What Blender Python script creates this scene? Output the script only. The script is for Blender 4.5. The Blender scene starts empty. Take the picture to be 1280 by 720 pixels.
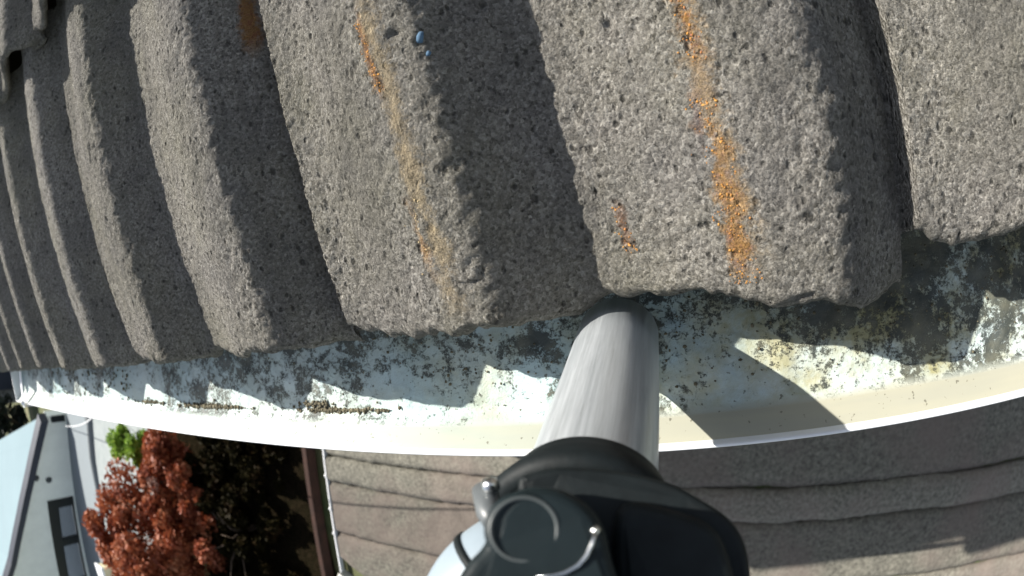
import bpy, math, random
import numpy as np
from mathutils import Vector, Matrix
random.seed(7); rng = np.random.default_rng(7)
S = bpy.context.scene
C = bpy.context.collection
R = math.radians

# ------------------------------------------------------------------ camera, sky, sun, exposure
M = ((0.90246256, 0.13093389, 0.4103872), (-0.11502681, 0.99134113, -0.06333717), (-0.41512669, 0.0099539, 0.90970916))
cd = bpy.data.cameras.new('camera'); cam = bpy.data.objects.new('camera', cd); C.objects.link(cam)
cam.matrix_world = Matrix.Translation((0, 0.004178, 0.274891)) @ Matrix(M).to_4x4()
cd.type = 'PANO'; cd.sensor_width = 36; cd.sensor_fit = 'HORIZONTAL'; cd.lens = 19.37
cd.clip_start = 0.01; cd.clip_end = 2000
pc = cd if hasattr(cd, 'panorama_type') else cd.cycles
pc.panorama_type = 'FISHEYE_EQUISOLID'; pc.fisheye_lens = 19.37; pc.fisheye_fov = R(200)
cd.dof.use_dof = True; cd.dof.focus_distance = 0.31; cd.dof.aperture_fstop = 12
S.camera = cam
sunv = Vector((-1.14, 0.63, 1.0)).normalized()          # towards the sun
el = math.asin(sunv.z); az = math.atan2(sunv.x, sunv.y)
w = bpy.data.worlds.new('World'); S.world = w; w.use_nodes = True
nt = w.node_tree; sky = nt.nodes.new('ShaderNodeTexSky'); sky.sky_type = 'NISHITA'; sky.sun_disc = False
sky.sun_elevation = el; sky.sun_rotation = az
hs = nt.nodes.new('ShaderNodeHueSaturation'); hs.inputs['Saturation'].default_value = 0.5      # the photograph's white balance
bg = nt.nodes['Background']; bg.inputs[1].default_value = 0.088; nt.links.new(sky.outputs[0], hs.inputs['Color']); nt.links.new(hs.outputs[0], bg.inputs[0])
sl = bpy.data.lights.new('sun', 'SUN'); sl.energy = 5.0; sl.angle = R(0.53); sl.color = (1.0, 0.95, 0.87)
so = bpy.data.objects.new('sun', sl); C.objects.link(so); so.rotation_euler = sunv.to_track_quat('Z', 'Y').to_euler(); so.location = (-3, 2, 6)
vs = S.view_settings; vs.view_transform = 'Standard'; vs.look = 'None'; vs.exposure = 1.0; vs.gamma = 1; vs.use_curve_mapping = False

# ------------------------------------------------------------------ helpers
def tag(o, label=None, cat=None, group=None, kind=None):
    for k, v in (('label', label), ('category', cat), ('group', group), ('kind', kind)):
        if v: o[k] = v
    return o
def link(name, me, mat=None, parent=None):
    if mat is not None and not me.materials: me.materials.append(mat)
    o = bpy.data.objects.new(name, me); C.objects.link(o)
    if parent: o.parent = parent
    return o
def empty(name, label, cat, loc=(0, 0, 0), rz=0, group=None):
    o = bpy.data.objects.new(name, None); C.objects.link(o); o.location = loc; o.rotation_euler = (0, 0, rz)
    return tag(o, label, cat, group)
class MB:
    def __init__(s): s.v = []; s.f = []
    def add(s, v, f):
        b = len(s.v); s.v += [tuple(p) for p in v]; s.f += [tuple(b + i for i in q) for q in f]; return s
    def hexa(s, p):            # 8 corners: bottom 4, top 4
        return s.add(p, [(3, 2, 1, 0), (4, 5, 6, 7), (0, 1, 5, 4), (1, 2, 6, 5), (2, 3, 7, 6), (3, 0, 4, 7)])
    def box(s, c, d, rz=0, m=None):
        p = []
        for z in (-1, 1):
            for x, y in ((-1, -1), (1, -1), (1, 1), (-1, 1)):
                q = Vector((x * d[0] / 2, y * d[1] / 2, z * d[2] / 2))
                if m is not None: q = m @ q
                elif rz: q = Matrix.Rotation(rz, 3, 'Z') @ q
                p.append(q + Vector(c))
        return s.hexa(p)
    def tube(s, pts, r, n=16, cap=True, squash=None):
        pts = [Vector(p) for p in pts]; rr = r if isinstance(r, (list, tuple)) else [r] * len(pts)
        t0 = (pts[1] - pts[0]).normalized(); a = t0.orthogonal().normalized()
        v = []
        for i, p in enumerate(pts):
            t = (pts[min(i + 1, len(pts) - 1)] - pts[max(i - 1, 0)]).normalized()
            a = (a - t * a.dot(t)).normalized(); b = t.cross(a)
            for k in range(n):
                th = 2 * math.pi * k / n; v.append(p + (a * math.cos(th) + b * math.sin(th)) * rr[i])
        f = [(i * n + k, i * n + (k + 1) % n, (i + 1) * n + (k + 1) % n, (i + 1) * n + k) for i in range(len(pts) - 1) for k in range(n)]
        if cap: f += [tuple(range(n))[::-1], tuple((len(pts) - 1) * n + k for k in range(n))]
        return s.add(v, f)
    def lathe(s, prof, org, axis, n=40, close=False):   # prof: (radius, along axis)
        ax = Vector(axis).normalized(); a = ax.orthogonal().normalized(); b = ax.cross(a); v = []
        for r, h in prof:
            for k in range(n):
                th = 2 * math.pi * k / n; v.append(Vector(org) + ax * h + (a * math.cos(th) + b * math.sin(th)) * r)
        m = len(prof); rng_ = range(m if close else m - 1)
        return s.add(v, [(i * n + k, i * n + (k + 1) % n, ((i + 1) % m) * n + (k + 1) % n, ((i + 1) % m) * n + k) for i in rng_ for k in range(n)])
    def build(s, name, mat, parent=None, smooth=False, bevel=0):
        me = bpy.data.meshes.new(name); me.from_pydata(s.v, [], s.f); me.validate(); me.update()
        if smooth: me.polygons.foreach_set('use_smooth', [True] * len(me.polygons))
        o = link(name, me, mat, parent)
        if bevel:
            b = o.modifiers.new('bevel', 'BEVEL'); b.width = bevel; b.segments = 3; b.limit_method = 'ANGLE'
        return o
def grid_mesh(name, P, extra=None, smooth=True):
    """P: (rows, cols, 3) array -> sheet mesh"""
    r, c, _ = P.shape; i = np.arange(r * c).reshape(r, c)
    q = np.stack([i[:-1, :-1], i[:-1, 1:], i[1:, 1:], i[1:, :-1]], -1).reshape(-1, 4)
    me = bpy.data.meshes.new(name); me.vertices.add(r * c); me.vertices.foreach_set('co', P.astype(np.float32).ravel())
    me.loops.add(q.size); me.loops.foreach_set('vertex_index', q.astype(np.int32).ravel())
    me.polygons.add(len(q)); me.polygons.foreach_set('loop_start', np.arange(0, q.size, 4, dtype=np.int32))
    me.polygons.foreach_set('use_smooth', np.full(len(q), smooth)); me.update(); me.validate()
    return me
def soup(name, V, F, smooth=False):
    me = bpy.data.meshes.new(name); V = np.asarray(V, np.float32); F = np.asarray(F, np.int32); k = F.shape[1]
    me.vertices.add(len(V)); me.vertices.foreach_set('co', V.ravel()); me.loops.add(F.size); me.loops.foreach_set('vertex_index', F.ravel())
    me.polygons.add(len(F)); me.polygons.foreach_set('loop_start', np.arange(0, F.size, k, dtype=np.int32))
    me.polygons.foreach_set('use_smooth', np.full(len(F), smooth)); me.update(); me.validate(); return me
def hsh(ix, iy, seed):
    h = (ix.astype(np.int64) * 374761393 + iy.astype(np.int64) * 668265263 + seed * 1442695041) & 0xffffffff
    h = ((h ^ (h >> 13)) * 1274126177) & 0xffffffff; h = h ^ (h >> 16); return (h & 0xffff) / 65535.0
def vnoise(x, y, sc, seed=0):
    x = x / sc; y = y / sc; ix = np.floor(x); iy = np.floor(y); fx = x - ix; fy = y - iy
    fx = fx * fx * (3 - 2 * fx); fy = fy * fy * (3 - 2 * fy)
    a = hsh(ix, iy, seed); b = hsh(ix + 1, iy, seed); c = hsh(ix, iy + 1, seed); d = hsh(ix + 1, iy + 1, seed)
    return (a * (1 - fx) + b * fx) * (1 - fy) + (c * (1 - fx) + d * fx) * fy - 0.5

# ------------------------------------------------------------------ materials
class Mat:
    def __init__(s, name, rough=0.9, metal=0.0, spec=0.3):
        s.m = bpy.data.materials.new(name); s.m.use_nodes = True; s.t = s.m.node_tree; s.N = s.t.nodes; s.L = s.t.links
        s.b = s.N['Principled BSDF']; s.b.inputs['Roughness'].default_value = rough; s.b.inputs['Metallic'].default_value = metal
        s.b.inputs['Specular IOR Level'].default_value = spec
        s.co = s.N.new('ShaderNodeTexCoord').outputs['Object']
    def noise(s, scale, detail=4, rough=0.6, stretch=None, off=(0, 0, 0)):
        n = s.N.new('ShaderNodeTexNoise'); n.inputs['Scale'].default_value = scale; n.inputs['Detail'].default_value = detail; n.inputs['Roughness'].default_value = rough
        m = s.N.new('ShaderNodeMapping'); m.inputs['Location'].default_value = off
        if stretch: m.inputs['Scale'].default_value = stretch
        s.L.new(s.co, m.inputs[0]); s.L.new(m.outputs[0], n.inputs['Vector']); return n.outputs['Fac']
    def voro(s, scale, rnd=1.0, feature='F1', stretch=None):
        n = s.N.new('ShaderNodeTexVoronoi'); n.inputs['Scale'].default_value = scale; n.feature = feature; n.inputs['Randomness'].default_value = rnd
        if stretch:
            m = s.N.new('ShaderNodeMapping'); m.inputs['Scale'].default_value = stretch; s.L.new(s.co, m.inputs[0]); s.L.new(m.outputs[0], n.inputs['Vector'])
        else: s.L.new(s.co, n.inputs['Vector'])
        return n.outputs['Distance']
    def axis(s, i):
        n = s.N.new('ShaderNodeSeparateXYZ'); s.L.new(s.co, n.inputs[0]); return n.outputs[i]
    def ramp(s, fac, stops):
        r = s.N.new('ShaderNodeValToRGB'); e = r.color_ramp.elements
        while len(e) < len(stops): e.new(0.5)
        for k, (p, c) in enumerate(stops):
            e[k].position = p; e[k].color = (c, c, c, 1) if isinstance(c, (int, float)) else (*c, 1)
        s.L.new(fac, r.inputs[0]); return r.outputs[0]
    def math(s, op, a, b=0.0, clamp=False):
        n = s.N.new('ShaderNodeMath'); n.operation = op; n.use_clamp = clamp
        for i, v in enumerate((a, b)):
            if isinstance(v, (int, float)): n.inputs[i].default_value = v
            else: s.L.new(v, n.inputs[i])
        return n.outputs[0]
    def mix(s, fac, a, b, mode='MIX'):
        n = s.N.new('ShaderNodeMix'); n.data_type = 'RGBA'; n.blend_type = mode
        for sock, v in ((n.inputs[0], fac), (n.inputs[6], a), (n.inputs[7], b)):
            if isinstance(v, (int, float)): sock.default_value = v
            elif isinstance(v, tuple): sock.default_value = (*v, 1)
            else: s.L.new(v, sock)
        return n.outputs[2]
    def vary(s, c, amt):
        oi = s.N.new('ShaderNodeObjectInfo'); k = s.math('ADD', 1 - amt, s.math('MULTIPLY', oi.outputs['Random'], 2 * amt))
        cc = s.N.new('ShaderNodeCombineColor'); [s.L.new(k, cc.inputs[i]) for i in range(3)]
        return s.mix(1.0, c, cc.outputs[0], 'MULTIPLY')
    def color(s, c):
        if isinstance(c, tuple): s.b.inputs['Base Color'].default_value = (*c, 1)
        else: s.L.new(c, s.b.inputs['Base Color'])
        return s
    def bump(s, h, dist, strength=1.0):
        n = s.N.new('ShaderNodeBump'); n.inputs['Distance'].default_value = dist; n.inputs['Strength'].default_value = strength
        s.L.new(h, n.inputs['Height'])
        if s.b.inputs['Normal'].links: s.L.new(s.b.inputs['Normal'].links[0].from_socket, n.inputs['Normal'])
        s.L.new(n.outputs[0], s.b.inputs['Normal']); return s

def concrete_tile(name='concrete_tile', streaks=(), moss=0.0):
    m = Mat(name, 0.95, spec=0.12)
    g = m.noise(360, 5, 0.85); vn = m.N.new('ShaderNodeTexVoronoi'); vn.inputs['Scale'].default_value = 620; m.L.new(m.co, vn.inputs['Vector'])
    sc_ = m.N.new('ShaderNodeSeparateColor'); m.L.new(vn.outputs['Color'], sc_.inputs[0]); cell = sc_.outputs[0]
    b = m.noise(9, 4, 0.6); b2 = m.noise(24, 4, 0.65, off=(4, 4, 0)); st = m.noise(34, 4, 0.65, (1, 0.08, 1))
    gg = m.math('ADD', m.math('MULTIPLY', cell, 0.26), m.math('MULTIPLY', g, 0.76))
    col = m.ramp(gg, [(0.30, (0.095, 0.089, 0.080)), (0.42, (0.26, 0.244, 0.22)), (0.54, (0.36, 0.34, 0.308)), (0.70, (0.58, 0.55, 0.50))])
    col = m.mix(m.ramp(b, [(0.38, 0.0), (0.7, 0.5)]), col, (0.26, 0.25, 0.17))
    col = m.mix(m.ramp(b2, [(0.5, 0.0), (0.72, 0.45)]), col, (0.15, 0.148, 0.145))
    col = m.mix(m.ramp(st, [(0.46, 0.0), (0.68, 0.4)]), col, (0.13, 0.125, 0.115))
    if moss: col = m.mix(m.math('MULTIPLY', m.ramp(m.noise(35, 4, .7), [(0.35, 0.0), (0.6, 1.0)]), moss), col, (0.27, 0.28, 0.13))
    pits = None
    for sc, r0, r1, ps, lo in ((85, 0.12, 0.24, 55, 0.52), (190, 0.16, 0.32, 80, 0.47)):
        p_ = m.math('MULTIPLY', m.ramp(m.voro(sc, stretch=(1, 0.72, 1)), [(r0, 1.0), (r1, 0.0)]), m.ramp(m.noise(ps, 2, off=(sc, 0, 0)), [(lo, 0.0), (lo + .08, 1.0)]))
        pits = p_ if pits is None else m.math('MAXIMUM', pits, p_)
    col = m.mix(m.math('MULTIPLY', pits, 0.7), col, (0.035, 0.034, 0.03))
    x, y = m.axis(0), m.axis(1); ln = m.noise(75, 6, 0.8, off=(1, 5, 0)); lm = m.noise(14, 3, 0.6, off=(8, 1, 0)); hue = m.noise(150, 4, 0.8)
    for (u0, u1, y0, y1, wd, c0, c1, gain) in streaks:      # crusty lichen growth along a water line: u0 at y0 to u1 at y1
        k = (u1 - u0) / (y1 - y0)
        d = m.math('ABSOLUTE', m.math('SUBTRACT', x, m.math('ADD', m.math('MULTIPLY', y, k), u0 - k * y0)))
        f = m.math('SUBTRACT', 1.0, m.math('MULTIPLY', d, 1 / wd), True)
        e = m.math('MULTIPLY', m.math('MULTIPLY', m.math('SUBTRACT', y, y0), 60, True), m.math('MULTIPLY', m.math('SUBTRACT', y1, y), 60, True))
        t = m.math('ADD', m.math('MULTIPLY', f, 0.52), m.math('MULTIPLY', m.math('ADD', m.math('SUBTRACT', ln, 0.5), m.math('SUBTRACT', lm, 0.5)), 1.05))
        mk = m.math('MULTIPLY', m.math('MULTIPLY', m.ramp(t, [(0.24, 0.0), (0.44, 1.0)]), m.math('MULTIPLY', f, 3.0, True)), m.math('MULTIPLY', e, gain))
        col = m.mix(mk, col, m.ramp(hue, [(0.36, c0), (0.5, c1), (0.64, tuple(min(1, v * 1.25) for v in c0))]))
    if not streaks: col = m.vary(col, 0.12)
    m.color(col)
    m.bump(g, 0.0095, 1.0); m.bump(vn.outputs['Distance'], 0.0012, 0.5); m.bump(cell, 0.0006, 0.6); m.bump(m.math('MULTIPLY', pits, -1.0), 0.0022, 0.9)
    return m.m
def gutter_mat():
    m = Mat('weathered_gutter_paint', 0.5, spec=0.4)
    x, y, z = m.axis(0), m.axis(1), m.axis(2)
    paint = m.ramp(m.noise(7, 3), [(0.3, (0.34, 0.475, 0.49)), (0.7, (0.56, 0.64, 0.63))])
    # grime: heavy on the floor, thin on the front wall (which stands above the floor)
    up = m.math('MULTIPLY', m.math('SUBTRACT', z, 0.0315), 220, True)     # 0 on the floor, 1 well up the wall
    floor = m.math('SUBTRACT', 1.0, up, True)
    right = m.math('MULTIPLY', m.math('ADD', x, 0.35), 2.2, True)    # dirtier towards +x, where leaves were flushed
    n1 = m.noise(40, 8, 0.85); n2 = m.noise(170, 5, 0.85, off=(3, 1, 0))
    back = m.math('MULTIPLY', m.math('ADD', y, 0.045), 18, True)    # wetter and dirtier under the tile edge
    big = m.noise(9, 3, 0.6, off=(2, 7, 0))
    thr = m.math('ADD', m.math('MULTIPLY', n1, 0.55), m.math('MULTIPLY', n2, 0.45))
    thr = m.math('ADD', thr, m.math('MULTIPLY', m.math('SUBTRACT', big, 0.5), 0.45))
    thr = m.math('ADD', thr, m.math('MULTIPLY', m.math('ADD', m.math('MULTIPLY', right, 0.065), m.math('MULTIPLY', back, 0.052)), 1.0))
    gr = m.ramp(thr, [(0.550, 0.0), (0.590, 1.0)])
    silt = m.mix(m.ramp(m.noise(42, 4), [(0.35, 0.0), (0.65, 1.0)]), (0.25, 0.24, 0.12), (0.42, 0.40, 0.25))
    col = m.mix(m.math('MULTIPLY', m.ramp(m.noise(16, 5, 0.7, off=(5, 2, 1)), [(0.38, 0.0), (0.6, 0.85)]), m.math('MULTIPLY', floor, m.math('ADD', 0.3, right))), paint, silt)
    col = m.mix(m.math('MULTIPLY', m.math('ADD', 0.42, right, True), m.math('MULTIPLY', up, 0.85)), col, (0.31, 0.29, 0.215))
    drk = m.ramp(m.noise(60, 3), [(0.4, (0.025, 0.03, 0.026)), (0.65, (0.09, 0.09, 0.065))])
    col = m.mix(m.math('MULTIPLY', gr, m.math('MULTIPLY', floor, 0.93)), col, drk)
    sp = m.ramp(m.noise(240, 2, off=(9, 0, 0)), [(0.68, 0.0), (0.72, 0.8)])
    col = m.mix(sp, col, (0.10, 0.095, 0.07))
    col = m.mix(m.math('MULTIPLY', m.ramp(m.noise(40, 3, 0.6, (0.12, 1, 1)), [(0.5, 0.0), (0.75, 0.4)]), up), col, (0.45, 0.42, 0.30))
    m.color(col); m.bump(m.math('MULTIPLY', n2, floor), 0.0015, 0.6); m.bump(m.math('MULTIPLY', gr, floor), 0.0012, 0.6); return m.m
def rough_ground(name, c0, c1, c2=None, scale=60, bump=0.01, sp=0.3, patch=1.6):
    m = Mat(name, 0.95, spec=0.15); a = m.noise(scale, 6, 0.7); b = m.noise(patch, 4, 0.6)
    col = m.ramp(a, [(0.3, c0), (0.7, c1)])
    if c2: col = m.mix(m.ramp(b, [(0.45, 0.0), (0.62, 0.75)]), col, c2)
    if 'paving' in name: col = m.vary(col, 0.2)
    if 'mulch' in name: m.b.inputs['Specular IOR Level'].default_value = 0.0
    m.color(col); m.bump(a, bump, 0.8); m.bump(m.noise(scale / 6, 4), bump * 3, 0.5); return m.m
def flat(name, c, rough=0.6, metal=0.0, var=0.12, scale=30, bump=0.0005, spec=0.4):
    m = Mat(name, rough, metal, spec); n = m.noise(scale, 4, 0.65)
    m.color(m.ramp(n, [(0.3, tuple(v * (1 - var) for v in c)), (0.7, tuple(min(1, v * (1 + var)) for v in c))]))
    if bump: m.bump(n, bump, 0.5)
    return m.m
def leafmat(name, cols, trans=0.2, scale=3.0):
    m = Mat(name, 0.6, spec=0.03 if 'dark' in name else 0.3)
    n = m.noise(scale, 5, 0.8)
    k = len(cols); col = m.ramp(n, [(0.3 + 0.4 * i / (k - 1), c) for i, c in enumerate(cols)])
    m.color(col)
    try: m.b.inputs['Transmission Weight'].default_value = 0.0
    except Exception: pass
    t = m.N.new('ShaderNodeBsdfTranslucent'); mx = m.N.new('ShaderNodeMixShader'); mx.inputs[0].default_value = trans
    m.L.new(col, t.inputs[0]); m.L.new(m.b.outputs[0], mx.inputs[1]); m.L.new(t.outputs[0], mx.inputs[2])
    m.L.new(mx.outputs[0], m.N['Material Output'].inputs[0]); return m.m
def galvanised():
    m = Mat('galvanised_tube', 0.33, 0.4, 0.5)
    s = m.noise(260, 5, 0.8, (1, 1, 0.03)); b = m.noise(90, 6, 0.8, (1, 1, .1))
    col = m.ramp(s, [(0.3, (0.33, 0.355, 0.37)), (0.62, (0.52, 0.55, 0.57))])
    col = m.mix(m.ramp(m.noise(500, 3, 0.7, (1, .3, .05)), [(0.6, 0.0), (0.75, 0.5)]), col, (0.25, 0.26, 0.26))
    m.color(col); m.L.new(m.ramp(s, [(0.3, 0.27), (0.7, 0.42)]), m.b.inputs['Roughness']); return m.m

RUST, OCH, TAN = (0.24, 0.10, 0.055), (0.44, 0.23, 0.06), (0.36, 0.27, 0.16)
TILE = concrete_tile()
TILE_A = concrete_tile('lichen_tile', [(.2405, .236, .018, .24, .020, (.36, .31, .24), (.42, .34, .22), .6), (.2395, .2370, .018, .098, .0135, RUST, OCH, .9), (.2395, .237, .03, .20, .018, (.34, .24, .16), (.46, .31, .16), .55), (.2385, .2365, .110, .22, .011, RUST, OCH, .9), (.232, .233, .075, .11, .008, (.20, .13, .12), (.30, .20, .18), .6),
                                        (.094, .091, .040, .088, .010, (.38, .26, .17), (.48, .30, .14), 1.0), (.092, .090, .135, .19, .0075, RUST, (.46, .22, .08), .9), (.102, .095, .02, .20, .018, (.40, .32, .20), (.44, .35, .22), .7),
                                        (.187, .186, .030, .062, .010, RUST, (.34, .15, .05), .9)])
TILE_M = concrete_tile('mossy_tile', (), 0.75)
TILE_B = concrete_tile('stained_tile', [(.317, .319, .20, .44, .012, RUST, (.36, .20, .07), .95)]); GUT = gutter_mat(); GALV = galvanised()
WHITE = flat('white_painted_metal', (0.74, 0.75, 0.76), 0.4, var=0.05)
PURPLE = flat('dark_barge_paint', (0.05, 0.045, 0.075), 0.5)
BLACK = flat('black_rubber', (0.006, 0.009, 0.010), 0.6, scale=120, var=0.3, spec=.2)
BLACKS = flat('black_plastic', (0.008, 0.014, 0.016), 0.5, scale=60, var=0.2, spec=.22)
STEEL = flat('bright_steel', (0.72, 0.73, 0.72), 0.22, 1.0, var=0.05)
RENDER = flat('pale_render', (0.50, 0.53, 0.49), 0.9, scale=3, var=0.06)
SLAB = rough_ground('weathered_paving', (0.06, 0.057, 0.049), (0.23, 0.22, 0.182), (0.17, 0.14, 0.122), 45, 0.006, patch=1.3)
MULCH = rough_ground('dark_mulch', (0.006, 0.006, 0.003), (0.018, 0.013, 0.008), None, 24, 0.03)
DRIVE = rough_ground('pale_concrete_drive', (0.26, 0.29, 0.29), (0.33, 0.355, 0.35), None, 9, 0.002)
ROAD = rough_ground('blue_grey_asphalt', (0.17, 0.195, 0.21), (0.215, 0.24, 0.255), None, 30, 0.003)
GRASS = rough_ground('dry_grass_ground', (0.05, 0.07, 0.03), (0.11, 0.13, 0.06), (0.16, 0.14, 0.08), 6, 0.03, patch=0.3)

# ------------------------------------------------------------------ ground
def sheet(name, poly, mat, z=None):
    b = MB(); b.add(poly, [tuple(range(len(poly)))]); o = b.build(name, mat); tag(o, kind='structure'); return o
def gz(x): return -2.6 if x > -8.5 else -2.6 + (x + 8.5) / 6 if x > -40 else -7.85
xs = [900, 60, 3, -8.5, -40, -900]
P = np.array([[[x, y, gz(x) - 0.02] for x in xs] for y in (-900, -40, 0, 40, 900)])[::-1]
g = link('ground', grid_mesh('ground', P, smooth=False), GRASS); tag(g, kind='structure')
def strip(name, pts, mat, off):      # pts: list of (left xy, right xy) pairs
    b = MB(); v = []
    for a, c in pts: v += [(a[0], a[1], gz(a[0]) + off), (c[0], c[1], gz(c[0]) + off)]
    b.add(v, [(2 * i, 2 * i + 1, 2 * i + 3, 2 * i + 2) for i in range(len(pts) - 1)]); return tag(b.build(name, mat), kind='structure')
strip('driveway', [((-8.22, 6), (-5.2, 6)), ((-8.23, -.76), (-5.2, -.7)), ((-8.5, -1.4), (-5.2, -1.4)), ((-8.5, -2.0), (-5.2, -2)), ((-8.5, -3.4), (-5.2, -3.4)), ((-8.5, -14), (-5.2, -14))], DRIVE, -0.006)
b = MB(); v = []
RP = [((-8.5, 6), (-8.22, 6)), ((-8.5, -.76), (-8.23, -.76)), ((-8.51, -1.4), (-8.48, -1.39)), ((-8.51, -2.03), (-8.502, -2.03))]
strip('road', [((-11.0, 6), (-8.5, 6)), ((-11.05, -.96), (-8.5, -.96)), ((-12.33, -2.46), (-8.5, -2.03)), ((-13.28, -3.82), (-9.5, -3.42)), ((-14.44, -5.26), (-10.6, -5.3)), ((-18, -10), (-14, -10))], ROAD, -0.002)
strip('driveway_apron', [((-8.5, -2.03), (-8.499, -2.03)), ((-9.5, -3.42), (-8.499, -3.42)), ((-10.6, -5.3), (-8.499, -5.3)), ((-14, -10), (-8.499, -10))], DRIVE, -0.006)
# low rounded kerb between road and driveway
b = MB(); b.tube([(-8.2, 6, -2.62), (-8.23, -.76, -2.62), (-8.45, -1.4, -2.62), (-8.55, -2.03, -2.64), (-9.5, -3.42, -2.8), (-10.6, -5.3, -2.98)], 0.09, 10)
tag(b.build('kerb', flat('kerb_concrete', (0.16, 0.18, 0.19), 0.9), smooth=True), kind='structure')
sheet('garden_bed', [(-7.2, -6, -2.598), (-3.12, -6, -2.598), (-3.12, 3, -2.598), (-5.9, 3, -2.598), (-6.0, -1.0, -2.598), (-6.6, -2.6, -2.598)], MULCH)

# ------------------------------------------------------------------ house with tiled roof
PH = 0.400; cp, sp_ = math.cos(PH), math.sin(PH)
TW = 0.33; HR = 0.031; X0 = 0.09; GAUGE = 0.3846
house = empty('house', 'single storey house whose grey concrete roof tiles fill the upper half of the picture', 'house', (0, 0, 0))
def prof(u):
    w_ = np.mod(u, TW / 2); w_ = np.where(w_ > 0.1605, w_ - TW / 2, w_)
    rise = 0.5 - 0.5 * np.cos(np.pi * np.clip((w_ + 0.0045) / 0.116, 0, 1))
    fall = 0.5 + 0.5 * np.cos(np.pi * np.clip((w_ - 0.1150) / 0.0455, 0, 1))
    return HR * np.where(w_ < 0.1130, rise, fall) * (1 - 0.03 * np.clip((w_ - .10) / .03, 0, 1))
def make_tile(nu, ns, seed, length=0.435, fine=True, edge=None):
    rs = np.random.default_rng(seed)
    us = np.concatenate([[-0.022, -0.016, -0.009, -0.0015], np.linspace(0.0035, TW - 0.0035, nu - 4)]); ss = np.linspace(0, 1, ns) ** 1.0 * length
    U, Sg = np.meshgrid(us, ss)
    H = prof(U)
    # side-lap step: left margin slightly raised over its neighbour, right margin sinks into the groove
    H = H + np.where(U < 0, -0.014, 0.004 * np.exp(-((U) / 0.02) ** 2)) - 0.009 * np.clip((U - (TW - 0.014)) / 0.012, 0, 1)
    ed = vnoise(U[0:1], U[0:1] * 0, 0.05, seed) * 0.006 + vnoise(U[0:1], U[0:1] * 0, 0.012, seed + 1) * 0.0045 + vnoise(U[0:1], U[0:1] * 0, 0.004, seed + 2) * 0.002
    ed = ed + 0.009 * np.exp(-((U[0:1] - .004) / .012) ** 2) + 0.005 * np.exp(-((U[0:1] - .172) / .016) ** 2) + 0.004 * np.exp(-((U[0:1] - .322) / .008) ** 2) - .0015
    if edge is not None: ed = ed + edge(U[0:1])
    fade = np.clip(1 - Sg / 0.06, 0, 1)
    Y = Sg + (ed + H * 0.34) * fade
    Z = H - 0.006 * np.clip(1 - Sg / 0.009, 0, 1) ** 2
    if fine:
        a = 1.0
        Z = Z + a * (vnoise(U, Sg, 0.03, seed + 3) * 0.0015 + vnoise(U, Sg, 0.008, seed + 4) * 0.0012 + vnoise(U, Sg, 0.0030, seed + 5) * 0.0017)
        c = vnoise(U, Sg, 0.0055, seed + 6) + vnoise(U, Sg, 0.03, seed + 7) * 0.3
        Z = Z - np.clip(c - 0.37, 0, 1) * 0.010          # open pits
    top = np.stack([U, Y, Z], -1)
    bot_z = prof(U[:1]).repeat(2, 0) - 0.013
    # skirt: front edge face + underside
    r0 = top[0:1].copy(); m1 = r0.copy(); m1[..., 2] = (prof(U[:1]) - 0.011) + vnoise(U[:1], U[:1] * 0, 0.006, seed + 8) * 0.002; m1[..., 1] += 0.002
    back = m1.copy(); back[..., 1] = length; back[..., 2] = prof(U[:1]) - 0.011
    full = np.concatenate([back, m1, (m1 * 0.5 + r0 * 0.5) + np.array([0, -0.001, 0]), top], 0)
    return grid_mesh('roof_tile', full)
# right-hand neighbours sit a little higher up the slope, as laid
def edge_c(u): return np.interp(u, [0, .04, .09, .15, .19, .22, .25, .29, .33], [.005, .003, -.001, .004, .009, .007, -.003, -.011, -.009]) + 0.001
near = {0: make_tile(200, 260, 11, edge=edge_c), -1: make_tile(170, 210, 23), 1: make_tile(170, 210, 37)}
mid = make_tile(110, 140, 51); mossy = make_tile(90, 110, 57); lo = [make_tile(44, 20, 61 + k, fine=False) for k in range(3)]
tiles = {}
rt = random.Random(3)
for c in range(9):
    for k in range(-4, 6):
        if c == 0 and k in near: me = near[k]
        elif c <= 1 and -4 <= k <= 1 and not (c == 1 and k <= -3): me = mid
        elif c == 1 and k <= -3: me = mossy
        else: me = lo[(k + c) % 3]
        if c > 0 and k > 2 and c > 6: pass
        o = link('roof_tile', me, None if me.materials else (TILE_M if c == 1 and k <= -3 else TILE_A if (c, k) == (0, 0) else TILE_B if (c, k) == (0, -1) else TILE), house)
        s = c * GAUGE + (0.0 if c else 0.0); x = X0 - TW + k * TW - 0.0
        lift = c * 0.0 + (0.024 if c else 0.0)
        off = {1: 0.014, -1: 0.0, 0: 0.0}.get(k, rt.uniform(-0.003, 0.003)) if c == 0 else rt.uniform(-.004, .004)
        # every course rides on the one below: tilt the tile so its tail is lower than its nose
        tilt = PH - 0.045
        o.rotation_euler = (tilt, 0, rt.uniform(-.003, .003))
        nose = 0.018
        o.location = (x, (s + off) * cp - nose * sp_ * (1 if c else 0), (s + off) * sp_ + (nose * cp if c else 0.0) + rt.uniform(-.001, .001))
        tiles[(k, c)] = o
        if c == 1 and k == -4: o['label'] = 'roof tile with mossy yellow green edge'
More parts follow.
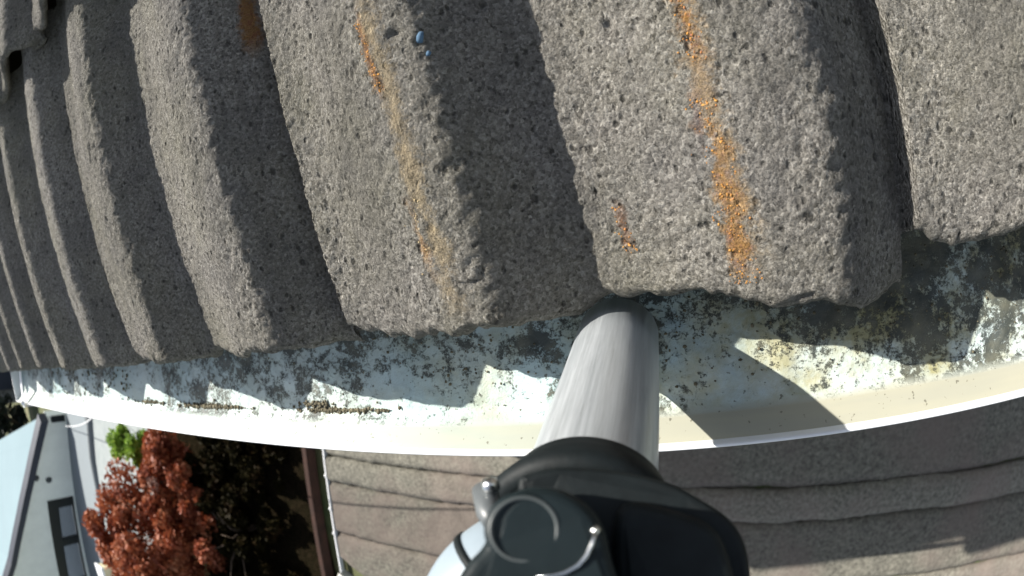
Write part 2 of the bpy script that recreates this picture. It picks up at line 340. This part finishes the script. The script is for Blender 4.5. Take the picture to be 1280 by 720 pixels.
# lichen crusts growing on two lower tiles
def lumps(name, pts, mat, parent, flatten=0.5, kind='stuff'):
    ico = np.array([(0, 0, 1), (.9, 0, .3), (.28, .85, .3), (-.73, .53, .3), (-.73, -.53, .3), (.28, -.85, .3), (.55, .5, -.5), (-.3, .7, -.5), (-.8, 0, -.5), (-.3, -.7, -.5), (.55, -.5, -.5)], float)
    fc = np.array([(0, 1, 2), (0, 2, 3), (0, 3, 4), (0, 4, 5), (0, 5, 1), (1, 6, 2), (2, 6, 7), (2, 7, 3), (3, 7, 8), (3, 8, 4), (4, 8, 9), (4, 9, 5), (5, 9, 10), (5, 10, 1), (1, 10, 6)])
    V = []; F = []
    for i, (x, y, z, r) in enumerate(pts):
        j = ico * (1 + rng.uniform(-.3, .3, (11, 1))) * r * np.array([rng.uniform(.7, 1.3), rng.uniform(.7, 1.3), flatten]) + (x, y, z)
        V.append(j); F.append(fc + 11 * i)
    o = link(name, soup(name, np.concatenate(V), np.concatenate(F), True), mat, parent)
    if kind: o['kind'] = kind
    return o
LICH = Mat('orange_lichen', 0.95, spec=0.1); LICH.color(LICH.ramp(LICH.noise(330, 4, 0.8), [(0.36, (0.20, 0.14, 0.09)), (0.45, (0.34, 0.15, 0.05)), (0.53, (0.50, 0.27, 0.07)), (0.62, (0.30, 0.10, 0.06)), (0.7, (0.36, 0.28, 0.17))])); LICH = LICH.m
LICH2 = flat('pale_lichen', (0.33, 0.26, 0.15), 0.95, var=0.4, scale=150)
def lichen(k, path, wid, n, mat, rmax=0.0022):
    pts = []
    for i in range(n):
        t = rng.random(); clump = 0.55 + 0.35 * math.sin(t * 21 + k + .6) + 0.35 * math.sin(t * 57) + .2 * math.sin(t * 113)
        if rng.random() > 0.25 + 0.75 * clump: continue
        u = np.interp(t, [p[0] for p in path], [p[1] for p in path]) + rng.normal() * wid * (0.5 + 0.6 * clump)
        s = np.interp(t, [p[0] for p in path], [p[2] for p in path])
        hh = float(prof(np.array([u]))[0])
        if not 0.004 < u < TW - 0.004 or s < 0.006 + hh * 0.34: continue
        pts.append((u, s, hh + 0.0002, rng.uniform(0.0004, rmax) * (0.4 + 0.6 * rng.random())))
    return lumps('lichen', pts, mat, tiles[(k, 0)], .18)
lichen(0, [(0, .2395, .018), (.9, .2370, .096), (1, .2365, .10)], 0.0034, 420, LICH, .0008)
lichen(0, [(0, .2385, .115), (1, .2365, .20)], 0.0022, 260, LICH, .0009)
lichen(0, [(0, .094, .045), (1, .094, .085)], 0.003, 60, LICH2, .0009)
lichen(0, [(0, .092, .14), (1, .090, .18)], 0.0022, 110, LICH, .0008)
lichen(0, [(0, .187, .034), (1, .186, .058)], 0.003, 60, LICH, .0009)
fl = lumps('paint_fleck', [(.1215, .159, float(prof(np.array([.1215]))[0]) + .0003, .0030), (.123, .150, float(prof(np.array([.123]))[0]) + .0003, .0016)], flat('blue_fleck', (0.07, 0.13, 0.20), .9), tiles[(0, 0)], .4, None)

def rp(x, s, z=0): return (x, s * cp - z * sp_, s * sp_ + z * cp)
LX = X0 - TW * 5; RX = X0 + TW * 5
def rbox(name, x0, x1, s0, s1, z0, z1, mat, par=house):
    b = MB(); b.hexa([rp(x0, s0, z0), rp(x1, s0, z0), rp(x1, s1, z0), rp(x0, s1, z0), rp(x0, s0, z1), rp(x1, s0, z1), rp(x1, s1, z1), rp(x0, s1, z1)]); return b.build(name, mat, par)
rbox('roof_deck', LX + .01, RX, 0.09, 3.5, -0.075, -0.04, flat('roof_timber', (0.12, 0.09, 0.06), .9))
rbox('barge_board', LX - 0.035, LX - 0.012, 0.02, 3.5, -0.14, 0.022, PURPLE)
rbox('verge_trim', LX - 0.010, LX + 0.004, 0.01, 3.5, -0.03, 0.036, WHITE)
b = MB(); b.box(((LX + RX) / 2, 0.075, -0.085), (RX - LX, 0.02, 0.15)); b.build('fascia_board', WHITE, house)
b = MB(); b.box(((LX + .04 + RX) / 2, 1.70, -1.40), (RX - LX - .04, 3.2, 2.44)); b.build('wall', RENDER, house)
b = MB(); b.box((LX - .62, 1.12, -1.345), (1.32, 2.2, 2.51)); b.build('added_shade_wall', flat('navy_shade_wall', (0.05, 0.055, 0.08), .8), house)  # wall added past the house end to cast shade on the paving

# ------------------------------------------------------------------ gutter
gut = empty('rain_gutter', 'long white metal rain gutter stained with dark grime, below the roof tile edge', 'gutter', (0, 0, -0.08))
GX0, GX1 = -1.535, RX
prf = [(0.062, -0.012), (0.062, -0.048), (0.058, -0.052), (-0.0512, -0.052), (-0.0570, -0.049), (-0.0755, -0.033), (-0.0768, -0.0285), (-0.0774, -0.0276), (-0.0784, -0.0275), (-0.0791, -0.0283), (-0.0793, -0.031), (-0.0788, -0.038), (-0.072, -0.076), (-0.066, -0.082), (0.064, -0.082), (0.0645, -0.012)]
def resample(p, step):
    out = []
    for a, c in zip(p[:-1], p[1:]):
        n = max(1, int(math.hypot(c[0] - a[0], c[1] - a[1]) / step))
        for i in range(n): out.append((a[0] + (c[0] - a[0]) * i / n, a[1] + (c[1] - a[1]) * i / n))
    return np.array(out + [p[-1]])
pr = resample(prf[:6], 0.0022)
xs_ = np.concatenate([np.arange(GX0, -0.6, 0.008), np.arange(-0.6, 0.35, 0.0022), np.arange(0.35, GX1, 0.02)])
Xg, K = np.meshgrid(xs_, np.arange(len(pr)), indexing='ij')
Yg = pr[K, 0]; Zg = pr[K, 1] + 0.08
fl_ = np.clip((-0.047 - pr[K, 1]) / 0.004, 0, 1)
n1 = vnoise(Xg, Yg, 0.022, 5) + vnoise(Xg, Yg, 0.009, 6) * .7 + vnoise(Xg, Yg, 0.004, 7) * .5
Zg = Zg + fl_ * (np.clip(n1, -.1, 1) * 0.002)
Zg = Zg + (1 - fl_) * vnoise(Xg, Yg, 0.05, 8) * 0.0006
me = grid_mesh('trough', np.stack([Xg, Yg, Zg], -1)); link('trough', me, GUT, gut)
pl = resample(prf[5:], 0.004); xl = np.linspace(GX0, GX1, 60); Xl, Kl = np.meshgrid(xl, np.arange(len(pl)), indexing='ij')
link('front_lip', grid_mesh('front_lip', np.stack([Xl, pl[Kl, 0], pl[Kl, 1] + .08], -1)), WHITE, gut)
b = MB(); outer = [(0.0645, -.012), (0.0645, -.083), (-.067, -.083), (-.0793, -.033), (-.0785, -.0268), (-.077, -.0278)]
v = [(GX0 - .003, y, z + .08) for y, z in outer] + [(GX0 + .001, y, z + .08) for y, z in outer]; n = len(outer)
b.add(v, [tuple(range(n)), tuple(range(2 * n - 1, n - 1, -1))] + [(i, (i + 1) % n, n + (i + 1) % n, n + i) for i in range(n)]); b.build('end_cap', WHITE, gut)
b = MB(); b.box((-1.40, -0.004, 0.058), (0.02, 0.165, 0.0025)); b.box((-1.40, -0.0838, 0.044), (0.02, 0.0025, 0.03)); b.build('bracket', WHITE, gut)
b = MB(); b.lathe([(0.0001, .006), (.004, .005), (.006, 0), (.0001, -.002)], (-1.40, -0.077, 0.060), (0, 0, 1), 12); b.build('bracket_screw', STEEL, gut)
# dried dirt and moss clumps lying in the trough
def streak(x, y, lx, ly, n, r0, r1):
    return [(x + rng.normal() * lx, y + rng.normal() * ly * (.5 + .5 * math.sin(i)), -0.0512 + rng.uniform(0, .001), rng.uniform(r0, r1)) for i in range(n)]
def scatter_gutter(x0, x1, y0, y1, n, r0, r1):
    return [(rng.uniform(x0, x1), rng.uniform(y0, y1), -0.0512 + rng.uniform(0, .001), rng.uniform(r0, r1)) for _ in range(n)]
dirt = streak(-.31, -.051, .022, .0022, 170, .0006, .0022) + streak(-.34, -.046, .010, .002, 60, .0006, .0018) + streak(-.52, -.051, .035, .0025, 200, .0008, .0028) + streak(-.66, -.05, .02, .002, 90, .0008, .0025) + scatter_gutter(-.30, .35, -.035, .03, 300, .0005, .0013) + scatter_gutter(-1.2, -.7, -.05, .0, 160, .001, .003) + scatter_gutter(-1.5, 1.2, -.055, .05, 500, .0004, .0013)
o = lumps('gutter_dirt', dirt, flat('dry_gutter_dirt', (0.13, 0.115, 0.075), .95, var=.5, scale=90), None, .6)
tag(o, 'crumbs of dry dirt and moss scattered along the gutter floor', 'dirt', kind='stuff')

# ------------------------------------------------------------------ gutter cleaning wand with its clamp
wand = empty('gutter_cleaning_wand', 'silver metal nozzle tube in a black clamp, its tip resting in the gutter', 'gutter cleaner', (-0.0565, -0.0522, 0.1025))
wo = Vector(wand.location)
def L_(p): return Vector(p) - wo
A = L_((-0.0565, -0.0522, 0.1025)); B = L_((-0.0758, -0.0110, -0.0320)); ax = (B - A).normalized()
b = MB(); prof_t = [(0.0222, -0.03), (0.0226, 0.0), (0.0228, 0.05), (0.0230, 0.10), (0.0232, (B - A).length), (0.0222, (B - A).length + .0006), (0.0212, (B - A).length), (0.0210, -0.03)]
b.lathe(prof_t, (0, 0, 0), (0, 0, 1), 72); nz = b.build('nozzle_tube', GALV, wand, True); nz.location = A; nz.rotation_euler = ax.to_track_quat('Z', 'Y').to_euler()
# collar
b = MB(); b.lathe([(0.0235, -0.014), (0.0255, -0.0135), (0.0264, -0.015), (0.0269, -0.017), (0.0274, -0.019), (0.0282, -0.021), (0.031, -0.03), (0.029, -0.034), (0.0235, -0.034)], A, ax, 64, True)
b.build('clamp_collar', BLACK, wand, True)
def px(x, y, d):           # a point d metres along the sight line, used once to lay the clamp out in place
    X, Y = x - 640, 360 - y; r = math.hypot(X, Y) + 1e-9; th = 2 * math.asin(r / 2 / 688.73)
    return Vector((0, 0.004178, 0.274891)) + (Matrix(M) @ Vector((X / r * math.sin(th), Y / r * math.sin(th), -math.cos(th)))) * d
fw = (px(700, 660, 1) - px(700, 660, 0)).normalized()
def closed(p, sub=6):
    out = []; n = len(p)
    for k in range(n):
        p0, p1, p2, p3 = [Vector(p[(k + j) % n]) for j in (-1, 0, 1, 2)]
        for i in range(sub):
            f = i / sub; q = 0.5 * ((2 * p1) + (p2 - p0) * f + (2 * p0 - 5 * p1 + 4 * p2 - p3) * f * f + (3 * p1 - p0 - 3 * p2 + p3) * f ** 3); out.append((q.x, q.y))
    return out
def plate(name, outline, d0, d1, mat, bev):
    outline = closed(outline); n = len(outline); c0 = [L_(px(x, y, d0)) for x, y in outline]; c1 = [L_(px(x, y, d1)) for x, y in outline]
    b = MB(); b.add(c0 + c1, [tuple(range(n)), tuple(range(2 * n - 1, n - 1, -1))] + [(i, n + i, n + (i + 1) % n, (i + 1) % n) for i in range(n)])
    o = b.build(name, mat, wand, False); mo = o.modifiers.new('bevel', 'BEVEL'); mo.width = bev; mo.segments = 4; mo.limit_method = 'ANGLE'; mo.angle_limit = R(50)
    return o
plate('clamp_arm', [(648, 604), (664, 592), (700, 585), (760, 588), (830, 602), (878, 626), (912, 650), (932, 684), (938, 740), (930, 800), (700, 800), (640, 760), (650, 660)], 0.138, 0.168, BLACK, 0.004)
plate('camera_housing', [(618, 640), (650, 612), (700, 612), (742, 640), (762, 690), (770, 800), (560, 800), (566, 740), (585, 705), (606, 680)], 0.112, 0.134, BLACKS, 0.004)
plate('clamp_jaw', [(770, 640), (850, 640), (905, 680), (915, 800), (790, 800)], 0.131, 0.140, BLACK, 0.003)
kc = L_(px(655, 662, 0.1115)); kd = -(px(655, 662, 1) - px(655, 662, 0)).normalized()
b = MB(); b.lathe([(0.0001, -.012), (0.0080, -.012), (0.0080, -.0008), (0.0076, .0000), (0.0070, .0003), (0.0062, .0003), (0.0059, -.0003), (0.0001, -.0003)], kc, kd, 56)
kn = b.build('clamp_knob', BLACKS, wand, True)
b = MB(); b.lathe([(0.0066 + .0004 * math.cos(t), .0003 + .00025 * math.sin(t)) for t in [2 * math.pi * i / 8 for i in range(8)]], kc, kd, 56, True)
b.build('knob_ring', flat('grey_ring', (0.07, 0.08, 0.08), .4), kn, True)
sc = L_(px(613, 607, 0.143)); b = MB(); b.lathe([(.0001, .003), (.0012, .0027), (.0022, .0014), (.0025, 0), (.0025, -.003), (.0001, -.003)], sc, kd, 20); b.build('clamp_screw', STEEL, wand, True)
b = MB(); b.tube([L_(px(606, 612, .147)), L_(px(612, 640, .142)), L_(px(630, 665, .138))], .0035, 14); b.build('screw_shank', flat('grey_shank', (0.10, 0.11, 0.115), .4), wand, True)
arc = [(744, 664), (740, 680), (733, 695), (722, 707), (706, 716), (690, 720), (670, 722)]
b = MB(); b.tube([L_(px(x, y, .1105)) for x, y in arc], .00042, 10); b.build('wire_loop', STEEL, wand, True)
b = MB(); b.lathe([(.0001, .0011), (.0007, .0009), (.0010, .0002), (.0010, -.002)], L_(px(744, 663, .1115)), kd, 14); b.build('wire_pin', STEEL, wand, True)
# white gooseneck bend leaving the clamp towards the lower left, then the pole going down to the ground
bend = [L_(px(668, 700, .158)), L_(px(640, 712, .158)), L_(px(612, 735, .160)), L_(px(596, 765, .163)), L_(px(590, 800, .170)), L_(px(592, 860, .19))]
def smooth_path(p, n=24):
    p = [Vector(q) for q in p]; out = []
    for i in range(n + 1):
        t = i / n * (len(p) - 1); k = min(int(t), len(p) - 2); f = t - k
        p0, p1, p2, p3 = p[max(k - 1, 0)], p[k], p[k + 1], p[min(k + 2, len(p) - 1)]
        out.append(0.5 * ((2 * p1) + (p2 - p0) * f + (2 * p0 - 5 * p1 + 4 * p2 - p3) * f * f + (3 * p1 - p0 - 3 * p2 + p3) * f ** 3))
    return out
bp = smooth_path(bend, 30)
b = MB(); b.tube(bp, .0168, 40); b.build('gooseneck', flat('white_gooseneck', (0.24, 0.29, 0.33), .4, var=.04), wand, True)
b = MB(); b.lathe([(.0166, -.0012), (.0174, -.001), (.0174, .001), (.0166, .0012)], bp[9], bp[10] - bp[9], 40, True); b.build('seal_ring', BLACK, wand, True)
e = bp[-1] + wo
pole = smooth_path([e - wo, e + Vector((-.01, -.05, -.03)) - wo, e + Vector((-.012, -.085, -.12)) - wo, e + Vector((-.012, -.10, -.4)) - wo], 16) + [Vector((-.95, -1.40, -2.57)) - wo]
b = MB(); b.tube(pole, .0145, 24); b.build('pole', GALV, wand, True)

# ------------------------------------------------------------------ paved path below, beside the house
path = empty('paved_path', 'weathered beige paving path with pink patches, running on the ground below the gutter', 'path', (-3.0, -1.0, -2.6), R(-4.0))
def slab(x0, x1, y0, y1, seed, z=0.0, cutcorner=0.0):
    nx = max(6, int((x1 - x0) / 0.03)); ny = max(5, int((y1 - y0) / 0.03))
    X, Y = np.meshgrid(np.linspace(x0, x1, nx), np.linspace(y0, y1, ny))
    ed = np.minimum(Y - y0, y1 - Y)
    Y = Y + vnoise(X, Y * 0 + seed, 0.25, seed) * 0.018 * (ed < 0.02) + vnoise(X, Y * 0, .04, seed + 9) * .012 * (ed < 0.02)
    if cutcorner: X = X + np.clip((y0 + .16 - Y) / .16, 0, 1) * cutcorner * np.clip(1 - (X - x0) / .6, 0, 1)
    Z = z + vnoise(X, Y, 0.10, seed) * 0.012 + vnoise(X, Y, 0.035, seed + 1) * 0.008 - 0.02 * (ed < 0.02)
    top = np.stack([X, Y, Z + 0.03], -1)
    fr = top[0:1].copy(); fr[..., 2] = -0.03; bk = top[-1:].copy(); bk[..., 2] = -0.03
    return link('paving_slab', grid_mesh('paving_slab', np.concatenate([fr, top, bk], 0)), SLAB, path)
cuts = [0.05, 2.15, 8.2]
rows = [(0.18, 1.1), (-0.025, 0.17), (-0.455, -0.035), (-0.83, -0.465), (-1.3, -0.84), (-1.9, -1.31)]
k = 0
for ri, (y0, y1) in enumerate(rows):
    off = 0.0
    cs = [0.05] + [c + rt.uniform(-.12, .12) for c in cuts[1:-1]] + [cuts[-1]]
    if ri >= 4: cs[0] = 0.9 + .7 * (ri - 4)
    for a, c in zip(cs[:-1], cs[1:]):
        slab(a + .004, c - .004, y0, y1, 100 + k, z=rt.uniform(-.004, .004) + (.012 if ri == 1 else 0), cutcorner=(0.30 if ri == 3 and a < .1 else 0)); k += 1
b = MB(); b.box((0.038, 0.16, 0.022), (0.010, 1.95, 0.04)); es = b.build('edging_strip', WHITE, path)
for y in (0.02, -0.25, -0.46, 0.3): 
    b = MB(); b.lathe([(.0001, .010), (.010, .007), (.014, 0)], (0.036, y, 0.042), (0, 0, 1), 10); b.build('nail_head', WHITE, es)
b = MB(); d = Vector((.72, -.40, 0)); c0 = Vector((0.02, -.83, .02)); m_ = Matrix.Rotation(math.atan2(d.y, d.x), 3, 'Z')
b.box(c0 + d.normalized() * .5, (1.0, 0.045, 0.085), m=m_); b.build('edging_strip', flat('grey_white_kerb', (0.55, 0.54, 0.48), .8), path)
tb = MB(); tb.box((-3.085, -0.6, -2.55), (0.05, 3.6, 0.10), rz=R(-4)); tag(tb.build('edging_board', flat('red_brown_board', (0.032, 0.013, 0.008), .9, var=.4, scale=12), bevel=.006), 'red brown timber edging board between the dark bed and the paving', 'edging board')

# ------------------------------------------------------------------ plants
def crown(name, cen, rad, n, size, mat, parent, clumps=26, seed=1, flat_=0.25):
    r_ = np.random.default_rng(seed); cc = []
    while len(cc) < clumps:
        p = r_.uniform(-1, 1, 3)
        if np.linalg.norm(p) < 1: cc.append(p * np.array(rad) * .85)
    cc = np.array(cc); cr = r_.uniform(.12, .34, clumps) * min(rad)
    idx = r_.integers(0, clumps, n); d = r_.normal(size=(n, 3)); d /= np.linalg.norm(d, axis=1)[:, None]
    P = cc[idx] + d * (cr[idx] * r_.uniform(.5, 1.15, n))[:, None] * np.array([1.2, 1.2, .9]) + np.array(cen)
    a = r_.normal(size=(n, 3)); a /= np.linalg.norm(a, axis=1)[:, None]; b_ = np.cross(a, d + r_.normal(size=(n, 3)) * .6); b_ /= np.linalg.norm(b_, axis=1)[:, None] + 1e-9
    sz = size * r_.uniform(.5, 1.3, n)[:, None]
    V = np.stack([P - a * sz, P + b_ * sz * .5 + a * sz * .05, P + a * sz, P - b_ * sz * .5 + a * sz * .05], 1).reshape(-1, 3)
    F = np.arange(4 * n).reshape(n, 4); return link(name, soup(name, V, F), mat, parent)
def limbs(parent, base, cen, rad, n, r0, seed, mat):
    rr = random.Random(seed); b = MB(); base = Vector(base); mid_ = base.lerp(Vector(cen), .45)
    b.tube([base, base.lerp(mid_, .5) + Vector((rr.uniform(-.03, .03), rr.uniform(-.03, .03), 0)), mid_], [r0, r0 * .8, r0 * .65], 8)
    for i in range(n):
        e_ = Vector(cen) + Vector((rr.uniform(-1, 1) * rad[0], rr.uniform(-1, 1) * rad[1], rr.uniform(-.3, .9) * rad[2])) * .8
        s_ = base.lerp(mid_, rr.uniform(.5, 1)); m2 = s_.lerp(e_, .5) + Vector((rr.uniform(-.05, .05), rr.uniform(-.05, .05), .05))
        b.tube([s_, m2, e_], [r0 * .45, r0 * .3, r0 * .1], 5)
    return b.build('trunk', mat, parent, True)
BARK = flat('bark', (0.07, 0.05, 0.035), .95, var=.4, scale=20)
RED = leafmat('red_leaves', [(0.08, 0.025, 0.012), (0.24, 0.055, 0.025), (0.38, 0.12, 0.05), (0.45, 0.22, 0.12)], .22, 5)
GREEN = leafmat('bright_green_leaves', [(0.10, 0.20, 0.02), (0.22, 0.36, 0.05), (0.38, 0.48, 0.10)], .3, 6)
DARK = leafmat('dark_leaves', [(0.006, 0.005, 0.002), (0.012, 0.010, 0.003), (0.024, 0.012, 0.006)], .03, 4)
def plant(name, label, cat, base, parts, n, size, mat, seed, r0=.03):
    e_ = empty(name, label, cat, base)
    for i, (cen, rad, share, m) in enumerate(parts): crown('foliage', cen, rad, int(n * share), size, m or mat, e_, 30, seed + i)
    limbs(e_, (0, 0, 0), parts[0][0], parts[0][1], 9, r0, seed, BARK); return e_
plant('red_leaved_shrub', 'red leaved shrub growing beside the pale driveway below the gutter', 'shrub', (-5.35, -1.75, -2.6),
      [((.05, .0, .66), (.78, .72, .70), 1.35, None), ((-.75, -.85, .5), (.65, .75, .5), .9, None), ((.42, .62, .36), (.50, .42, .38), .5, None), ((.66, -.15, .46), (.66, 1.05, .34), .9, None)], 11000, .036, RED, 5)
plant('green_shrub', 'small bright yellow green shrub above the red shrub, against the gutter edge', 'shrub', (-5.7, -0.88, -2.6),
      [((0, 0, .45), (.36, .24, .30), 1.0, None)], 2200, .035, GREEN, 31, .015)
hd = empty('dark_hedge', 'very dark dense evergreen bush filling the dark garden bed', 'hedge', (-4.1, -1.6, -2.6))
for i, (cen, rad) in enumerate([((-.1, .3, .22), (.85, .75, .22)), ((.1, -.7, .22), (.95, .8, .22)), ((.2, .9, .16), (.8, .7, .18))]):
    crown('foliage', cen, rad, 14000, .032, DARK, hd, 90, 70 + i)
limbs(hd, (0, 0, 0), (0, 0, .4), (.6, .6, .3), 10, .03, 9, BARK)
fh = empty('dried_flower_head', 'single pale pink dried flower head standing out of the dark bush', 'flower', (-4.85, -1.16, -2.6))
crown('petals', (0, 0, 0.62), (.075, .075, .07), 420, .022, flat('dry_petal', (0.42, 0.25, 0.19), .8), fh, 14, 3)
b = MB(); b.tube([(0.02, 0, 0), (0.01, .01, .3), (0, 0, .6)], .006, 6); b.build('stem', BARK, fh)

# ------------------------------------------------------------------ neighbouring outbuilding across the road
nb = empty('outbuilding', 'pale rendered outbuilding with a black roof edge and light blue sloping roof', 'building', (-11.05, -0.96, -3.02))
no = Vector(nb.location); ud = Vector((-.61965, -.78489, 0)); nd = Vector((-.78489, .61965, 0))
def wp(a, z, o=0.0): return ud * a + nd * o + Vector((0, 0, z + 3.02))
base_z = lambda a: -3.02 - a * 0.105
top_z = lambda a: float(np.interp(a, [-.1, .6, 1.5, 2.75, 4.3, 4.9, 8.5], [-2.54, -2.38, -2.16, -1.81, -1.33, -1.07, .25]))
am = [-0.05, .6, 1.5, 2.75, 4.3, 4.9, 8.5]
# wall as a solid prism with a raked top, the window opening left out
WA, WB = 2.42, 7.2
def winz(a): return float(np.interp(a, [2.4, 5.5, 7.2], [-2.50, -2.62, -2.70])), float(np.interp(a, [2.4, 5.8, 7.2], [-3.22, -3.52, -3.66]))
def wallseg(bm, a0, a1, zb0, zb1, zt0, zt1):
    bm.hexa([wp(a0, zb0), wp(a1, zb1), wp(a1, zb1, .15), wp(a0, zb0, .15), wp(a0, zt0), wp(a1, zt1), wp(a1, zt1, .15), wp(a0, zt0, .15)])
b = MB(); brk = sorted(set(am + [WA, WB]))
for a0, a1 in zip(brk[:-1], brk[1:]):
    if a0 >= WA - 1e-6 and a1 <= WB + 1e-6:
        wallseg(b, a0, a1, winz(a0)[0], winz(a1)[0], top_z(a0), top_z(a1)); wallseg(b, a0, a1, base_z(a0) - .3, base_z(a1) - .3, winz(a0)[1], winz(a1)[1])
    else: wallseg(b, a0, a1, base_z(a0) - .3, base_z(a1) - .3, top_z(a0), top_z(a1))
b.build('wall', flat('pale_outbuilding_wall', (0.82, 0.85, 0.77), .9, scale=2, var=.06), nb)
b = MB()
for a0, a1 in zip(am[:-1], am[1:]):
    t0 = .16; b.hexa([wp(a0, top_z(a0) - .02, -.14), wp(a1, top_z(a1) - .02, -.14), wp(a1, top_z(a1) - .02, .1), wp(a0, top_z(a0) - .02, .1), wp(a0, top_z(a0) + t0, -.14), wp(a1, top_z(a1) + t0, -.14), wp(a1, top_z(a1) + t0, .1), wp(a0, top_z(a0) + t0, .1)])
b.build('roof_edge', flat('dark_roof_edge', (0.022, 0.028, 0.045), .5), nb)
b = MB(); ed_ = Vector((-.987, -.16, 0)) * 9
for a0, a1 in zip(am[:-1], am[1:]):
    nrib = 1
    for i in range(nrib):
        f0, f1 = a0 + (a1 - a0) * i / nrib, a0 + (a1 - a0) * (i + 1) / nrib
        for g0, g1, dz in ((f0, f1 - .03, 0.0), (f1 - .03, f1, .002)):
            q = [wp(g0, top_z(g0) + .13, 0.0), wp(g1, top_z(g1) + .13, 0.0)]; q = [p + Vector((0, 0, dz)) for p in q]
            q4 = [q[0], q[1], q[1] + ed_, q[0] + ed_]; b.hexa([p - Vector((0, 0, .04)) for p in q4] + q4)
b.build('roof', flat('light_blue_roof', (0.20, 0.27, 0.30), .9, spec=.1, scale=.6, var=.04, bump=0), nb)
# window with dark frame, mullions and pale curtains behind the glass
b = MB()
def wbar(a0, a1, z0a, z0b, z1a, z1b, o0, o1):
    b.hexa([wp(a0, z0a, o0), wp(a1, z0b, o0), wp(a1, z0b, o1), wp(a0, z0a, o1), wp(a0, z1a, o0), wp(a1, z1b, o0), wp(a1, z1b, o1), wp(a0, z1a, o1)])
for a0, a1 in ((WA, 5.5), (5.5, WB)):
    wbar(a0, a1, winz(a0)[0] - .30, winz(a1)[0] - .30, winz(a0)[0], winz(a1)[0], -.02, .08)
    wbar(a0, a1, winz(a0)[1], winz(a1)[1], winz(a0)[1] + .05, winz(a1)[1] + .05, -.02, .08)
for a0, a1 in ((WA, WA + .30), (3.95, 4.22), (5.9, 6.1), (WB - .1, WB)):
    wbar(a0, a1, winz(a0)[1] + .05, winz(a1)[1] + .05, winz(a0)[0] - .30, winz(a1)[0] - .30, -.015, .075)
wf = b.build('window', flat('black_window_frame', (0.012, 0.015, 0.014), .4), nb)
GLASS = Mat('glass', 0.05); GLASS.color((0.9, 0.95, 0.95)); GLASS.b.inputs['Transmission Weight'].default_value = .9; GLASS = GLASS.m
cur = flat('pale_curtain', (0.45, 0.50, 0.56), .9, scale=14, var=.25)
for a0, a1 in ((WA + .30, 3.95), (4.22, 5.9), (6.1, WB - .1)):
    b = MB(); wbar(a0, a1, winz(a0)[1] + .05, winz(a1)[1] + .05, winz(a0)[0] - .30, winz(a1)[0] - .30, .12, .13); b.build('curtain', cur, wf)
    b = MB(); wbar(a0, a1, winz(a0)[1] + .05, winz(a1)[1] + .05, winz(a0)[0] - .30, winz(a1)[0] - .30, .03, .036); b.build('pane', GLASS, wf)
for a, z in ((1.62, -2.25), (1.74, -2.58)):
    b = MB(); b.lathe([(.0001, .05), (.05, .045), (.075, .03), (.085, 0), (.0001, -.01)], wp(a, z, 0), -nd, 16); b.build('wall_vent', flat('vent_grey', (0.05, 0.06, 0.06), .6), nb)
b = MB(); b.box(wp(0.0, -2.80, -.05), (.12, .12, .30)); b.build('wall_lamp', BLACK, nb)
# thin cable
b = MB(); pts_ = [(-11.2, -1.17, -2.98), (-4.67, -.45, -1.37), (-1.60, .42, -.6)]
b.tube(smooth_path(pts_, 20), .007, 6); tag(b.build('cable', WHITE, None, True), 'thin pale cable running from the house end towards the outbuilding', 'cable')
# small pale tub beside the shrub
tub = empty('storage_tub', 'small cream tub with white lid standing on the driveway behind the red shrub', 'tub', (-9.05, -3.45, gz(-9.05)))
b = MB(); b.box((0, 0, .15), (.30, .26, .30)); b.build('tub_body', flat('cream_plastic', (0.62, 0.55, 0.36), .5), tub, bevel=.02)
b = MB(); b.box((0, 0, .32), (.34, .30, .05)); b.build('lid', WHITE, tub, bevel=.01)

# ------------------------------------------------------------------ dark things far off to the left
dh = empty('distant_house', 'dark navy house far off behind the end of the gutter', 'house', (-26, 1.6, -5.4), R(8))
b = MB(); b.box((0, 0, 1.3), (6, 5.6, 2.8)); b.build('wall', flat('navy_wall', (0.035, 0.042, 0.065), .8, scale=1), dh)
b = MB(); b.add([(-3.3, -3.1, 2.7), (3.3, -3.1, 2.7), (3.3, 3.1, 2.7), (-3.3, 3.1, 2.7), (-3.3, 0, 4.3), (3.3, 0, 4.3)], [(3, 2, 1, 0), (0, 1, 5, 4), (2, 3, 4, 5), (1, 2, 5), (3, 0, 4)]); b.build('roof', flat('slate_roof', (0.05, 0.055, 0.075), .7, scale=2), dh)
for y in (-1.5, 1.2):
    b = MB(); b.box((3.01, y, 1.4), (.08, 1.1, 1.0)); f_ = b.build('window', WHITE, dh); b = MB(); b.box((3.055, y, 1.4), (.02, .95, .85)); b.build('pane', flat('blue_pane', (0.10, 0.15, 0.22), .1), f_)
tr = empty('dark_tree', 'dark tree far off beside the navy house', 'tree', (-22, -2.2, -4.85))
crown('foliage', (0, 0, 1.6), (1.2, 1.5, 1.2), 2500, .16, leafmat('far_leaves', [(0.015, 0.02, 0.02), (0.03, 0.04, 0.03)], .05), tr, 24, 90)
limbs(tr, (0, 0, 0), (0, 0, 1.6), (1.2, 1.5, 1), 7, .12, 4, BARK)
